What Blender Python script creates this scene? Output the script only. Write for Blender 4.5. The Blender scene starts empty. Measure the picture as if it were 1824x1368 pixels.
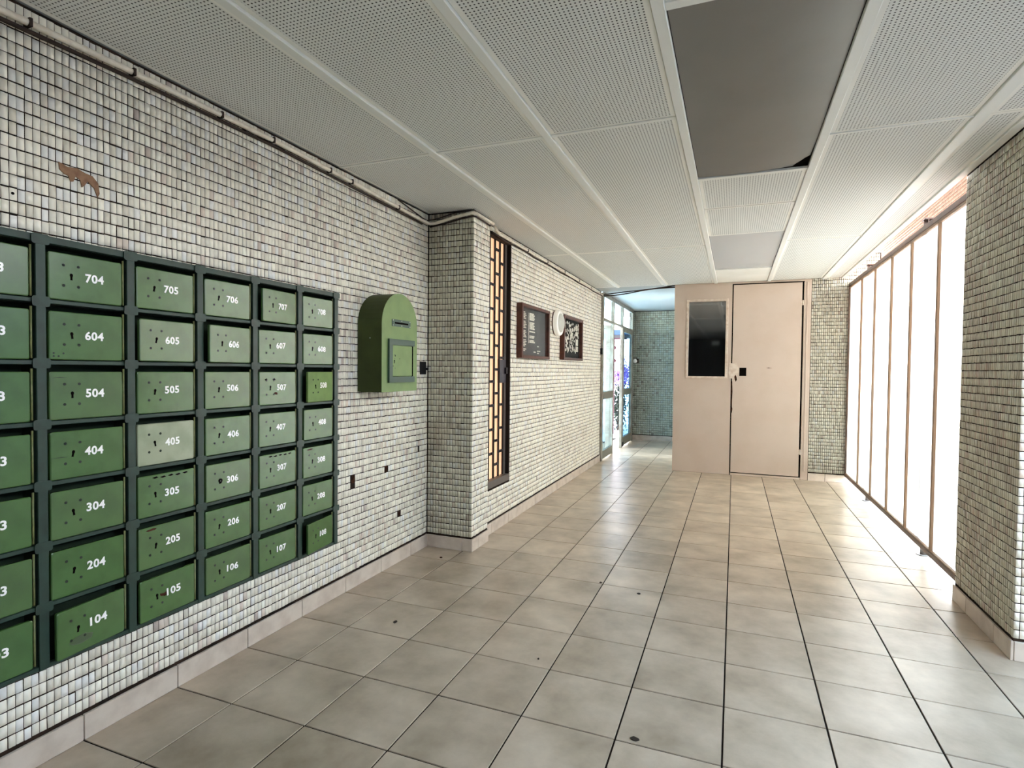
import bpy, bmesh, math, random
import numpy as np
from mathutils import Matrix, Vector
random.seed(7)
RNG = np.random.default_rng(11)
scene = bpy.context.scene
COL = scene.collection

# ------------------------------------------------------------------ camera
CAM_H = 1.4694
def cam_axes(yaw, pitch, roll):
    cy, sy, cp, sp, cr, sr = math.cos(yaw), math.sin(yaw), math.cos(pitch), math.sin(pitch), math.cos(roll), math.sin(roll)
    f = Vector((-sy * cp, cy * cp, sp)); r = Vector((cy, sy, 0)); u = r.cross(f)
    return cr * r + sr * u, -sr * r + cr * u, f
_r, _u, _f = cam_axes(.3752, -.0253, .0098)
cam = bpy.data.cameras.new('camera'); cam_ob = bpy.data.objects.new('camera', cam); COL.objects.link(cam_ob)
cam.sensor_width = 36; cam.lens = 1004.8 * 36 / 1824; cam.clip_start = .02; cam.clip_end = 300
M4 = Matrix(((_r.x, _u.x, -_f.x, 0), (_r.y, _u.y, -_f.y, 0), (_r.z, _u.z, -_f.z, CAM_H), (0, 0, 0, 1)))
cam_ob.matrix_world = M4
scene.camera = cam_ob

# ------------------------------------------------------------------ world, sun, exposure
world = bpy.data.worlds.new('world'); scene.world = world; world.use_nodes = True
wn = world.node_tree; wn.nodes.clear()
w_out = wn.nodes.new('ShaderNodeOutputWorld'); w_bg = wn.nodes.new('ShaderNodeBackground')
w_tc = wn.nodes.new('ShaderNodeTexCoord'); w_sep = wn.nodes.new('ShaderNodeSeparateXYZ'); w_ramp = wn.nodes.new('ShaderNodeValToRGB')
w_ramp.color_ramp.elements[0].position = 0.0; w_ramp.color_ramp.elements[0].color = (1.0, .955, .89, 1)
w_ramp.color_ramp.elements[1].position = .75; w_ramp.color_ramp.elements[1].color = (.52, .74, 1.0, 1)
wn.links.new(w_tc.outputs['Generated'], w_sep.inputs[0]); wn.links.new(w_sep.outputs['Z'], w_ramp.inputs[0])
wn.links.new(w_ramp.outputs[0], w_bg.inputs[0]); w_bg.inputs[1].default_value = 8.5
wn.links.new(w_bg.outputs[0], w_out.inputs[0])
sun = bpy.data.lights.new('sun', 'SUN'); sun.energy = 11; sun.angle = math.radians(2); sun.color = (1, .93, .84)
sun_ob = bpy.data.objects.new('sun', sun); COL.objects.link(sun_ob)
sun_ob.rotation_euler = (math.radians(20), math.radians(-4), 0)     # high sun over the terrace beyond the glass
vs = scene.view_settings
vs.view_transform = 'Standard'; vs.look = 'None'; vs.gamma = 1; vs.use_curve_mapping = False
vs.exposure = 1.56
scene.cycles.max_bounces = 12; scene.cycles.diffuse_bounces = 8; scene.cycles.glossy_bounces = 5; scene.cycles.transmission_bounces = 8
scene.cycles.transparent_max_bounces = 8; scene.cycles.sample_clamp_indirect = 14; scene.cycles.caustics_reflective = False; scene.cycles.caustics_refractive = False
scene.cycles.use_denoising = True

# ------------------------------------------------------------------ materials
def srgb(r, g, b):
    f = lambda c: (c / 255 / 12.92) if c / 255 <= .04045 else ((c / 255 + .055) / 1.055) ** 2.4
    return (f(r), f(g), f(b), 1)
def mat(name, col, rough=.6, spec=.5, metal=0, noise=None, nscale=8, bump=0, bscale=60, coat=0):
    """plain principled paint; noise = second colour mixed in by a noise texture"""
    m = bpy.data.materials.new(name); m.use_nodes = True; nt = m.node_tree; b = nt.nodes['Principled BSDF']
    b.inputs['Base Color'].default_value = col; b.inputs['Roughness'].default_value = rough
    b.inputs['Specular IOR Level'].default_value = spec; b.inputs['Metallic'].default_value = metal
    if coat: b.inputs['Coat Weight'].default_value = coat
    tc = nt.nodes.new('ShaderNodeTexCoord')
    if noise:
        n = nt.nodes.new('ShaderNodeTexNoise'); n.inputs['Scale'].default_value = nscale; n.inputs['Detail'].default_value = 6
        r = nt.nodes.new('ShaderNodeMapRange'); r.inputs[1].default_value = .42; r.inputs[2].default_value = .68
        mx = nt.nodes.new('ShaderNodeMix'); mx.data_type = 'RGBA'; mx.inputs[6].default_value = col; mx.inputs[7].default_value = noise
        nt.links.new(tc.outputs['Object'], n.inputs['Vector']); nt.links.new(n.outputs[0], r.inputs[0])
        nt.links.new(r.outputs[0], mx.inputs[0]); nt.links.new(mx.outputs[2], b.inputs['Base Color'])
    if bump:
        n2 = nt.nodes.new('ShaderNodeTexNoise'); n2.inputs['Scale'].default_value = bscale; n2.inputs['Detail'].default_value = 3
        bp = nt.nodes.new('ShaderNodeBump'); bp.inputs['Strength'].default_value = bump; bp.inputs['Distance'].default_value = .002
        nt.links.new(tc.outputs['Object'], n2.inputs['Vector']); nt.links.new(n2.outputs[0], bp.inputs['Height']); nt.links.new(bp.outputs[0], b.inputs['Normal'])
    return m

def mosaic_mat(name, tint, dirt, dirt_amount=.5, rough=.32):
    """glazed mosaic: per-tile colour from the mesh attribute, grime blotches from world-space noise"""
    m = bpy.data.materials.new(name); m.use_nodes = True; nt = m.node_tree; b = nt.nodes['Principled BSDF']
    b.inputs['Roughness'].default_value = rough; b.inputs['Specular IOR Level'].default_value = .45
    at = nt.nodes.new('ShaderNodeAttribute'); at.attribute_name = 'Col'
    mul = nt.nodes.new('ShaderNodeMix'); mul.data_type = 'RGBA'; mul.blend_type = 'MULTIPLY'; mul.inputs[0].default_value = 1; mul.inputs[7].default_value = tint
    nt.links.new(at.outputs['Color'], mul.inputs[6])
    g = nt.nodes.new('ShaderNodeNewGeometry')
    n = nt.nodes.new('ShaderNodeTexNoise'); n.inputs['Scale'].default_value = 2.3; n.inputs['Detail'].default_value = 8; n.inputs['Roughness'].default_value = .68
    r = nt.nodes.new('ShaderNodeMapRange'); r.inputs[1].default_value = .48; r.inputs[2].default_value = .74; r.inputs[4].default_value = dirt_amount
    mx = nt.nodes.new('ShaderNodeMix'); mx.data_type = 'RGBA'; mx.inputs[7].default_value = dirt
    nt.links.new(g.outputs['Position'], n.inputs['Vector']); nt.links.new(n.outputs[0], r.inputs[0]); nt.links.new(r.outputs[0], mx.inputs[0])
    nt.links.new(mul.outputs[2], mx.inputs[6]); nt.links.new(mx.outputs[2], b.inputs['Base Color'])
    return m

M_tile = mosaic_mat('mosaic_glaze', (1, 1, 1, 1), srgb(176, 156, 140), .26)
M_tile_col = mosaic_mat('mosaic_glaze_grimy_shaded', (.66, .67, .61, 1), srgb(120, 90, 75), .62)  # grime, plus shade put into the tint for the darker pier faces
M_tile_far = mosaic_mat('mosaic_glaze_entry_light', (.46, .52, .49, 1), srgb(100, 115, 105), .5)  # blue-green tint carries the cool light of the entry glazing
M_tile_back = mosaic_mat('mosaic_glaze_dimmed', (.50, .50, .47, 1), srgb(110, 92, 78), .4)  # tile tint darkened to stand for less light on the back wall
M_tile_pink = mosaic_mat('mosaic_glaze_parapet', (.58, .46, .43, 1), srgb(170, 120, 110), .4)
M_grout = mat('dark_grout', srgb(34, 28, 24), .9, .1, noise=srgb(58, 44, 36), nscale=9)
M_floorjoint = mat('floor_joint', srgb(32, 25, 20), .9, .1)
M_plaster = mat('plaster', srgb(190, 188, 180), .85, .2, noise=srgb(170, 168, 160), nscale=3)
M_plaster_dark = mat('dark_wall_paint', srgb(60, 56, 52), .9, .1)
M_light_block = mat('light_block_render', srgb(132, 140, 156), .9, .1)  # colour of the added light-blocking walls
M_ceil = mat('ceiling_paint', srgb(238, 238, 233), .7, .25, noise=srgb(230, 230, 224), nscale=2)
M_ceil_smooth = mat('hall_ceiling_plaster', srgb(180, 188, 190), .8, .2)
M_runner = mat('runner_paint', srgb(228, 230, 226), .5, .35)
M_skirt = mat('skirting_ceramic', srgb(206, 194, 180), .3, .5, noise=srgb(186, 172, 158), nscale=9)
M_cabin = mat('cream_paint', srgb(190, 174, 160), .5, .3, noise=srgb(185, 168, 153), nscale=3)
M_cabin_edge = mat('cream_paint_scuffed', srgb(206, 194, 180), .5, .3, noise=srgb(186, 166, 148), nscale=18)
M_black = mat('black', srgb(12, 10, 12), .6, .3)
M_hole = mat('dark_void', srgb(16, 13, 11), .95, 0)
M_rust = mat('rust_hole', srgb(72, 44, 30), .95, .1, noise=srgb(20, 14, 12), nscale=40)
M_green = mat('mailbox_green', srgb(70, 104, 54), .25, .6, noise=srgb(64, 96, 50), nscale=14)
M_green_y = mat('mailbox_green_ajar_light', srgb(108, 136, 72), .5, .4, noise=srgb(98, 124, 66), nscale=14)  # brighter, yellower green paints in the light caught by one ajar door
M_green_pale = mat('mailbox_green_beige', srgb(150, 158, 130), .30, .7, noise=srgb(128, 142, 112), nscale=10)  # paler beige-green, used on a single door
M_green_worn = mat('mailbox_green_worn', srgb(76, 106, 60), .27, .6, noise=srgb(70, 96, 56), nscale=9)
M_rack = mat('rack_dark_green', srgb(34, 58, 48), .45, .45, noise=srgb(27, 46, 38), nscale=12)
M_inside = mat('mailbox_inside_shade', srgb(24, 36, 24), .8, .2)  # very dark green; the shadow inside the slots is in the colour
M_rod = mat('hinge_rod', srgb(128, 128, 84), .45, .5, noise=srgb(90, 100, 60), nscale=25)
M_screw = mat('painted_screw', srgb(26, 38, 24), .6, .3)
M_white = mat('white_numeral', srgb(255, 255, 252), .25, .7)
M_postbox = mat('postbox_green', srgb(116, 140, 86), .5, .4, noise=srgb(108, 132, 80), nscale=10)
M_postbox_side = mat('postbox_side_green_shaded', srgb(62, 72, 34), .6, .3, noise=srgb(52, 60, 28), nscale=6)  # darker than the front green; shade on the sides painted in
M_postbox_frame = mat('postbox_frame_green', srgb(58, 82, 70), .45, .4)
M_rivet = mat('bright_rivet', srgb(200, 206, 196), .35, .6)
M_wood = mat('dark_stained_wood', srgb(84, 42, 28), .4, .4, noise=srgb(58, 26, 18), nscale=18)
M_board = mat('slate_board', srgb(68, 70, 70), .6, .3, noise=srgb(84, 84, 82), nscale=7)
M_paper = mat('paper', srgb(240, 236, 222), .8, .2, noise=srgb(196, 192, 178), nscale=35)
M_iron = mat('black_iron', srgb(24, 20, 24), .55, .3)
M_ironframe = mat('bronze_frame', srgb(92, 84, 78), .45, .4)
M_jamb = mat('dark_jamb', srgb(44, 34, 28), .8, .2)
M_conduit = mat('conduit_plastic', srgb(236, 228, 212), .45, .4, noise=srgb(214, 202, 184), nscale=20)
M_cable = mat('dark_cable', srgb(58, 46, 40), .7, .2)
M_alu = mat('door_frame_metal', srgb(146, 142, 130), .45, .4, noise=srgb(118, 108, 96), nscale=8)
M_alu_dark = mat('door_kick_metal', srgb(112, 110, 98), .5, .4)
M_brownframe = mat('brown_anodised_rail', srgb(96, 72, 56), .45, .4, noise=srgb(74, 54, 44), nscale=10)
M_mullion = mat('tan_mullion', srgb(140, 112, 88), .5, .35)
M_post = mat('grey_post_paint', srgb(150, 142, 134), .5, .4)
M_lampring = mat('white_lamp_ring', srgb(252, 250, 244), .4, .4)
M_opal = mat('opal_lamp_cover', srgb(196, 196, 188), .3, .5)
M_terr = mat('terrace_paving', srgb(200, 158, 142), .8, .2, noise=srgb(190, 142, 124), nscale=3)
M_conc = mat('pale_concrete', srgb(225, 228, 228), .85, .2)
M_patch = mat('tan_glue_residue', srgb(150, 118, 94), .85, .1, noise=srgb(132, 100, 80), nscale=40)

def glass_mat(name, tint=(1, 1, 1, 1), refl=.08, rough=.0):
    m = bpy.data.materials.new(name); m.use_nodes = True; nt = m.node_tree; nt.nodes.clear()
    o = nt.nodes.new('ShaderNodeOutputMaterial'); t = nt.nodes.new('ShaderNodeBsdfTransparent'); t.inputs[0].default_value = tint
    g = nt.nodes.new('ShaderNodeBsdfGlossy'); g.inputs['Roughness'].default_value = rough
    mx = nt.nodes.new('ShaderNodeMixShader'); mx.inputs[0].default_value = refl
    nt.links.new(t.outputs[0], mx.inputs[1]); nt.links.new(g.outputs[0], mx.inputs[2]); nt.links.new(mx.outputs[0], o.inputs[0])
    return m
M_glass = glass_mat('clear_glass', (.72, .80, .83, 1), .07, .02)
M_glassthin = glass_mat('thin_case_glass', (.97, .97, .97, 1), .03, .05)
M_glassblue = glass_mat('bluish_door_glass', (.34, .46, .54, 1), .10, .05)
M_mirror = bpy.data.materials.new('dark_reflecting_glass'); M_mirror.use_nodes = True
_b = M_mirror.node_tree.nodes['Principled BSDF']; _b.inputs['Base Color'].default_value = (.004, .005, .006, 1); _b.inputs['Roughness'].default_value = .04; _b.inputs['Specular IOR Level'].default_value = .5; _b.inputs['IOR'].default_value = 3.2

def frosted_mat(name, col):
    m = bpy.data.materials.new(name); m.use_nodes = True; nt = m.node_tree; nt.nodes.clear()
    o = nt.nodes.new('ShaderNodeOutputMaterial'); t = nt.nodes.new('ShaderNodeBsdfTranslucent'); d = nt.nodes.new('ShaderNodeBsdfDiffuse'); g = nt.nodes.new('ShaderNodeBsdfGlossy')
    g.inputs['Roughness'].default_value = .25; d.inputs[0].default_value = (.8, .82, .8, 1)
    tc = nt.nodes.new('ShaderNodeTexCoord'); mp = nt.nodes.new('ShaderNodeMapping'); mp.inputs['Scale'].default_value = (1, 2.2, .7)
    n = nt.nodes.new('ShaderNodeTexNoise'); n.inputs['Scale'].default_value = 1.6; n.inputs['Detail'].default_value = 4
    mx = nt.nodes.new('ShaderNodeMix'); mx.data_type = 'RGBA'; mx.inputs[6].default_value = col; mx.inputs[7].default_value = (col[0] * .90, col[1] * .97, col[2], 1)
    nt.links.new(tc.outputs['Object'], mp.inputs[0]); nt.links.new(mp.outputs[0], n.inputs[0]); nt.links.new(n.outputs[0], mx.inputs[0]); nt.links.new(mx.outputs[2], t.inputs[0])
    a = nt.nodes.new('ShaderNodeMixShader'); a.inputs[0].default_value = .1; c = nt.nodes.new('ShaderNodeMixShader'); c.inputs[0].default_value = .05
    rf = nt.nodes.new('ShaderNodeBsdfRefraction'); rf.inputs['IOR'].default_value = 1.04; rf.inputs['Roughness'].default_value = .42; rf.inputs[0].default_value = (.74, .74, .72, 1)
    mr = nt.nodes.new('ShaderNodeMixShader'); mr.inputs[0].default_value = .3; nt.links.new(t.outputs[0], mr.inputs[1]); nt.links.new(rf.outputs[0], mr.inputs[2])
    nt.links.new(mr.outputs[0], a.inputs[1]); nt.links.new(d.outputs[0], a.inputs[2]); nt.links.new(a.outputs[0], c.inputs[1]); nt.links.new(g.outputs[0], c.inputs[2]); nt.links.new(c.outputs[0], o.inputs[0])
    return m
M_frost = [frosted_mat('frosted_glass_green', (.93, .90, .83, 1)), frosted_mat('frosted_glass_white', (.95, .90, .83, 1)), frosted_mat('frosted_glass_blue', (.92, .90, .85, 1))]

def emit_mat(name, col, s):
    m = bpy.data.materials.new(name); m.use_nodes = True; b = m.node_tree.nodes['Principled BSDF']
    b.inputs['Base Color'].default_value = col; b.inputs['Emission Color'].default_value = col; b.inputs['Emission Strength'].default_value = s; b.inputs['Roughness'].default_value = .6
    return m
M_peach = emit_mat('backlit_peach_glass', srgb(240, 192, 150), .26)

# floor tile ceramic
def floor_mat():
    m = bpy.data.materials.new('floor_ceramic'); m.use_nodes = True; nt = m.node_tree; b = nt.nodes['Principled BSDF']
    oi = nt.nodes.new('ShaderNodeObjectInfo'); g = nt.nodes.new('ShaderNodeNewGeometry')
    n = nt.nodes.new('ShaderNodeTexNoise'); n.noise_dimensions = '4D'; n.inputs['Scale'].default_value = 3.4; n.inputs['Detail'].default_value = 7; n.inputs['Roughness'].default_value = .58
    nt.links.new(g.outputs['Position'], n.inputs['Vector']); 
    wm = nt.nodes.new('ShaderNodeMath'); wm.operation = 'MULTIPLY'; wm.inputs[1].default_value = 30; nt.links.new(oi.outputs['Random'], wm.inputs[0]); nt.links.new(wm.outputs[0], n.inputs['W'])
    r = nt.nodes.new('ShaderNodeValToRGB'); r.color_ramp.elements[0].position = .26; r.color_ramp.elements[0].color = srgb(142, 127, 107)
    r.color_ramp.elements[1].position = .74; r.color_ramp.elements[1].color = srgb(208, 192, 171)
    nt.links.new(n.outputs[0], r.inputs[0])
    mv = nt.nodes.new('ShaderNodeMapRange'); mv.inputs[3].default_value = .93; mv.inputs[4].default_value = 1.05; nt.links.new(oi.outputs['Random'], mv.inputs[0])
    mu = nt.nodes.new('ShaderNodeVectorMath'); mu.operation = 'SCALE'; nt.links.new(r.outputs[0], mu.inputs[0]); nt.links.new(mv.outputs[0], mu.inputs['Scale']); nt.links.new(mu.outputs[0], b.inputs['Base Color'])
    b.inputs['Roughness'].default_value = .30
    b.inputs['Specular IOR Level'].default_value = .45
    bp = nt.nodes.new('ShaderNodeBump'); bp.inputs['Strength'].default_value = .04; bp.inputs['Distance'].default_value = .002; nt.links.new(n.outputs[0], bp.inputs['Height']); nt.links.new(bp.outputs[0], b.inputs['Normal'])
    return m
M_floor = floor_mat()

# perforated ceiling sheet: dark holes on a 16 mm grid (object space)
def perf_mat():
    m = bpy.data.materials.new('perforated_sheet'); m.use_nodes = True; nt = m.node_tree; b = nt.nodes['Principled BSDF']
    b.inputs['Roughness'].default_value = .7; b.inputs['Specular IOR Level'].default_value = .25
    g = nt.nodes.new('ShaderNodeNewGeometry'); sp = nt.nodes.new('ShaderNodeSeparateXYZ'); nt.links.new(g.outputs['Position'], sp.inputs[0])
    def cell(sock, off):
        a = nt.nodes.new('ShaderNodeMath'); a.operation = 'MULTIPLY_ADD'; a.inputs[1].default_value = 1 / .0165; a.inputs[2].default_value = 100 + off; nt.links.new(sock, a.inputs[0])
        f = nt.nodes.new('ShaderNodeMath'); f.operation = 'FRACT'; nt.links.new(a.outputs[0], f.inputs[0])
        s = nt.nodes.new('ShaderNodeMath'); s.operation = 'SUBTRACT'; s.inputs[1].default_value = .5; nt.links.new(f.outputs[0], s.inputs[0])
        q = nt.nodes.new('ShaderNodeMath'); q.operation = 'POWER'; q.inputs[1].default_value = 2; nt.links.new(s.outputs[0], q.inputs[0]); return q.outputs[0]
    ad = nt.nodes.new('ShaderNodeMath'); ad.operation = 'ADD'; nt.links.new(cell(sp.outputs['X'], 0), ad.inputs[0]); nt.links.new(cell(sp.outputs['Y'], 0), ad.inputs[1])
    r = nt.nodes.new('ShaderNodeMapRange'); r.inputs[1].default_value = .030; r.inputs[2].default_value = .062; nt.links.new(ad.outputs[0], r.inputs[0])
    n = nt.nodes.new('ShaderNodeTexNoise'); n.inputs['Scale'].default_value = 2.0; nt.links.new(g.outputs['Position'], n.inputs['Vector'])
    base = nt.nodes.new('ShaderNodeMix'); base.data_type = 'RGBA'; base.inputs[6].default_value = srgb(218, 221, 218); base.inputs[7].default_value = srgb(226, 228, 225); nt.links.new(n.outputs[0], base.inputs[0])
    mx = nt.nodes.new('ShaderNodeMix'); mx.data_type = 'RGBA'; mx.inputs[6].default_value = srgb(58, 60, 58)
    nt.links.new(r.outputs[0], mx.inputs[0]); nt.links.new(base.outputs[2], mx.inputs[7]); nt.links.new(mx.outputs[2], b.inputs['Base Color'])
    return m
M_perf = perf_mat()
M_diff_dark = mat('smoked_diffuser', srgb(112, 111, 108), .38, .6, noise=srgb(106, 105, 102), nscale=2.5)
M_diff_pale = mat('pale_diffuser', srgb(188, 190, 192), .4, .5)

# ------------------------------------------------------------------ object helpers
def tagp(o, label=None, cat=None, group=None, kind=None):
    if label: o['label'] = label
    if cat: o['category'] = cat
    if group: o['group'] = group
    if kind: o['kind'] = kind
    return o
def empty(name, loc, label=None, cat=None, group=None, kind=None):
    o = bpy.data.objects.new(name, None); COL.objects.link(o); o.location = loc; o.empty_display_size = .05
    return tagp(o, label, cat, group, kind)
def link(name, me, parent=None, loc=(0, 0, 0), rot=None):
    o = bpy.data.objects.new(name, me); COL.objects.link(o); o.location = loc
    if rot: o.rotation_euler = rot
    if parent: o.parent = parent
    return o
def mesh(name, verts, faces, *mats, smooth=False, mi=None):
    me = bpy.data.meshes.new(name); me.from_pydata([tuple(v) for v in verts], [], faces); me.update()
    for m in mats: me.materials.append(m)
    if smooth: me.polygons.foreach_set('use_smooth', [True] * len(me.polygons))
    if mi: me.polygons.foreach_set('material_index', mi)
    return me
class MB:
    """collects closed shapes into one mesh"""
    def __init__(s): s.v = []; s.f = []; s.m = []; s.cur = 0
    def add(s, v, f):
        n = len(s.v); s.v += [tuple(p) for p in v]; s.f += [tuple(n + i for i in q) for q in f]; s.m += [s.cur] * len(f); return s
    def box(s, x0, x1, y0, y1, z0, z1):
        return s.add([(x0, y0, z0), (x1, y0, z0), (x1, y1, z0), (x0, y1, z0), (x0, y0, z1), (x1, y0, z1), (x1, y1, z1), (x0, y1, z1)],
                     [(0, 3, 2, 1), (4, 5, 6, 7), (0, 1, 5, 4), (1, 2, 6, 5), (2, 3, 7, 6), (3, 0, 4, 7)])
    def cbox(s, x0, x1, y0, y1, z0, z1, c=.002):
        """box with chamfered edges"""
        bm = bmesh.new(); bmesh.ops.create_cube(bm, size=1)
        for v in bm.verts: v.co = ((x0 + x1) / 2 + v.co.x * (x1 - x0), (y0 + y1) / 2 + v.co.y * (y1 - y0), (z0 + z1) / 2 + v.co.z * (z1 - z0))
        bmesh.ops.bevel(bm, geom=list(bm.edges), offset=c, segments=1, affect='EDGES')
        bm.verts.index_update(); s.add([v.co[:] for v in bm.verts], [tuple(v.index for v in f.verts) for f in bm.faces]); bm.free(); return s
    def prism(s, pts, d, axis='x', x0=0.0):
        """polygon pts (a,b) extruded along an axis from x0 to x0+d"""
        def P(a, b, t): return {'x': (t, a, b), 'y': (a, t, b), 'z': (a, b, t)}[axis]
        n = len(pts); v = [P(a, b, x0) for a, b in pts] + [P(a, b, x0 + d) for a, b in pts]
        f = [tuple(range(n))[::-1], tuple(range(n, 2 * n))] + [(i, (i + 1) % n, n + (i + 1) % n, n + i) for i in range(n)]
        return s.add(v, f)
    def tube(s, pts, r, seg=8, cap=True):
        pts = [Vector(p) for p in pts]; rings = []; up = Vector((0, 0, 1)); n0 = len(s.v); vs_ = []
        for i, p in enumerate(pts):
            d = (pts[min(i + 1, len(pts) - 1)] - pts[max(i - 1, 0)]).normalized()
            a = d.cross(up if abs(d.z) < .95 else Vector((1, 0, 0))).normalized(); b = d.cross(a).normalized()
            rr = r[i] if isinstance(r, (list, tuple)) else r
            vs_ += [p + (a * math.cos(2 * math.pi * k / seg) + b * math.sin(2 * math.pi * k / seg)) * rr for k in range(seg)]
        f = []
        for i in range(len(pts) - 1):
            for k in range(seg):
                a0 = i * seg + k; a1 = i * seg + (k + 1) % seg; f.append((a0, a1, a1 + seg, a0 + seg))
        if cap: f.append(tuple(range(seg))[::-1]); f.append(tuple(range((len(pts) - 1) * seg, len(pts) * seg)))
        return s.add(vs_, f)
    def sphere(s, c, r, seg=12, rings=8, sc=(1, 1, 1)):
        v = [(c[0], c[1], c[2] + r * sc[2])]; f = []
        for i in range(1, rings):
            t = math.pi * i / rings
            for k in range(seg):
                p = 2 * math.pi * k / seg; v.append((c[0] + r * sc[0] * math.sin(t) * math.cos(p), c[1] + r * sc[1] * math.sin(t) * math.sin(p), c[2] + r * sc[2] * math.cos(t)))
        v.append((c[0], c[1], c[2] - r * sc[2])); L = len(v) - 1
        for k in range(seg): f.append((0, 1 + k, 1 + (k + 1) % seg))
        for i in range(rings - 2):
            for k in range(seg):
                a = 1 + i * seg + k; b = 1 + i * seg + (k + 1) % seg; f.append((a, a + seg, b + seg, b))
        for k in range(seg): f.append((L, L - seg + (k + 1) % seg, L - seg + k))
        return s.add(v, f)
    def mesh(s, name, *mats, smooth=False):
        me = mesh(name, s.v, s.f, *mats, smooth=smooth, mi=s.m if max(s.m, default=0) else None)
        bm = bmesh.new(); bm.from_mesh(me); bmesh.ops.recalc_face_normals(bm, faces=bm.faces); bm.to_mesh(me); bm.free()
        return me
    def obj(s, name, *mats, parent=None, loc=(0, 0, 0), smooth=False, rot=None):
        return link(name, s.mesh(name, *mats, smooth=smooth), parent, loc, rot)
def rrect(w, h, r, cx=0, cy=0, n=3):
    p = []
    for (sx, sy, a0) in ((1, -1, -90), (1, 1, 0), (-1, 1, 90), (-1, -1, 180)):
        for k in range(n + 1):
            a = math.radians(a0 + 90 * k / n); p.append((cx + sx * (w / 2 - r) + r * math.cos(a), cy + sy * (h / 2 - r) + r * math.sin(a)))
    return p
def disc(r, n=12, cx=0, cy=0): return [(cx + r * math.cos(2 * math.pi * k / n), cy + r * math.sin(2 * math.pi * k / n)) for k in range(n)]

# ------------------------------------------------------------------ setting: shell
ZC = 2.74
WL = -2.357                      # mosaic face plane of the long wall (grout plane, tiles stand proud)
def structure(o, label=None): o['kind'] = 'structure'; 
GP = .0028                       # grout plane sits this far behind tile faces
def wall_box(name, *boxes, mat_=None):
    b = MB()
    for x in boxes: b.box(*x)
    o = b.obj(name, mat_ or M_grout); o['kind'] = 'structure'; return o

wall_left = wall_box('wall_left', (-2.6, WL - GP, -6.5, 4.2, -.02, ZC))
wall_pier = wall_box('wall_pier_left', (WL - .1, -1.946 - GP, 4.08 + GP, 4.40, -.02, ZC))
XR = -2.012
GY0, GY1, GZ0, GZ1 = 4.50, 5.045, .405, 2.665
wall_recess = wall_box('wall_recess', (-2.2, XR - GP, 4.38, GY0, -.02, ZC), (-2.2, XR - GP, GY1, 9.0, -.02, ZC),
                       (-2.2, XR - GP, GY0, GY1, -.02, GZ0), (-2.2, XR - GP, GY0, GY1, GZ1, ZC))
YE = 12.20
wall_entry = wall_box('wall_entry_end', (-2.05, -.8, YE + GP, YE + .2, -.02, ZC), (-2.06, -2.03, 11.93, YE + .1, -.02, ZC))
YB = 8.62
wall_back = wall_box('wall_back', (.955, 1.75, YB + GP, YB + .2, -.02, ZC + .3), (1.2, 1.40, YB + .2, 12.4, -.02, ZC + .012), (-.8, 1.75, 12.2, 12.4, -.02, ZC + .3))
PX, PY0, PY1 = 1.360, 3.62, 4.45
wall_pier_r = wall_box('wall_pier_right', (PX + GP, 1.85, PY0 + GP, PY1, -.02, ZC + .3))
wall_rear = wall_box('wall_rear', (-2.6, 1.6, -5.9, -5.7, -.02, ZC), mat_=M_plaster_dark)
wall_light_block = wall_box('wall_light_block', (3.4, 3.7, -9, 4.45, -.02, 2.85), (1.86, 3.4, 4.25, 4.45, -.02, 2.85), mat_=M_light_block)  # unseen walls, added to dim and shape light from the right opening
wall_right = wall_box('wall_right', (1.36, 1.6, -5.7, -1.2, -.02, ZC), mat_=M_plaster_dark)

# ---- mosaic tiles
PU, PV = .0244, .0461
def tile_arrays(cu, cv, origin, U, V, N, pu, pv, gap, h, rng):
    n = len(cu); a = (pu - gap + .0010) / 2 * (1 + rng.normal(0, .03, n)); b = (pv - gap - .0008) / 2 * (1 + rng.normal(0, .018, n))
    cu = cu + rng.normal(0, .0005, n); cv = cv + rng.normal(0, .0006, n); th = rng.normal(0, .014, n)
    hh = h * (1 + rng.normal(0, .22, n)).clip(.5, 1.6); tx = rng.normal(0, .005, n); ty = rng.normal(0, .003, n)
    sg = np.array([(-1, -1), (1, -1), (1, 1), (-1, 1)], float)
    out = np.zeros((n, 8, 3))
    for k, (s, t) in enumerate(sg):
        for L, ins in ((0, 0), (1, .0011)):
            du = s * (a - ins * 1.0); dv = t * (b - ins * 1.0)
            u = cu + du * np.cos(th) - dv * np.sin(th); v = cv + du * np.sin(th) + dv * np.cos(th)
            d = (np.zeros(n) - .0008) if L == 0 else hh + du * tx + dv * ty
            out[:, L * 4 + k, :] = origin + u[:, None] * U + v[:, None] * V + d[:, None] * N
    return out.reshape(-1, 3)
QF = np.array([(4, 5, 6, 7), (0, 1, 5, 4), (1, 2, 6, 5), (2, 3, 7, 6), (3, 0, 4, 7)])
def tile_colors(n, rng, pal, w):
    base = np.array(pal)[rng.choice(len(pal), n, p=w)]
    return np.clip(base * (1 + rng.normal(0, .045, (n, 1))), 0, 1)
lin = lambda *c: np.array(srgb(*c)[:3])
PAL = [lin(248, 243, 228), lin(240, 235, 220), lin(229, 223, 207), lin(240, 239, 234), lin(228, 214, 200), lin(198, 184, 174)]
PW = [.38, .28, .16, .12, .045, .015]
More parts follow.
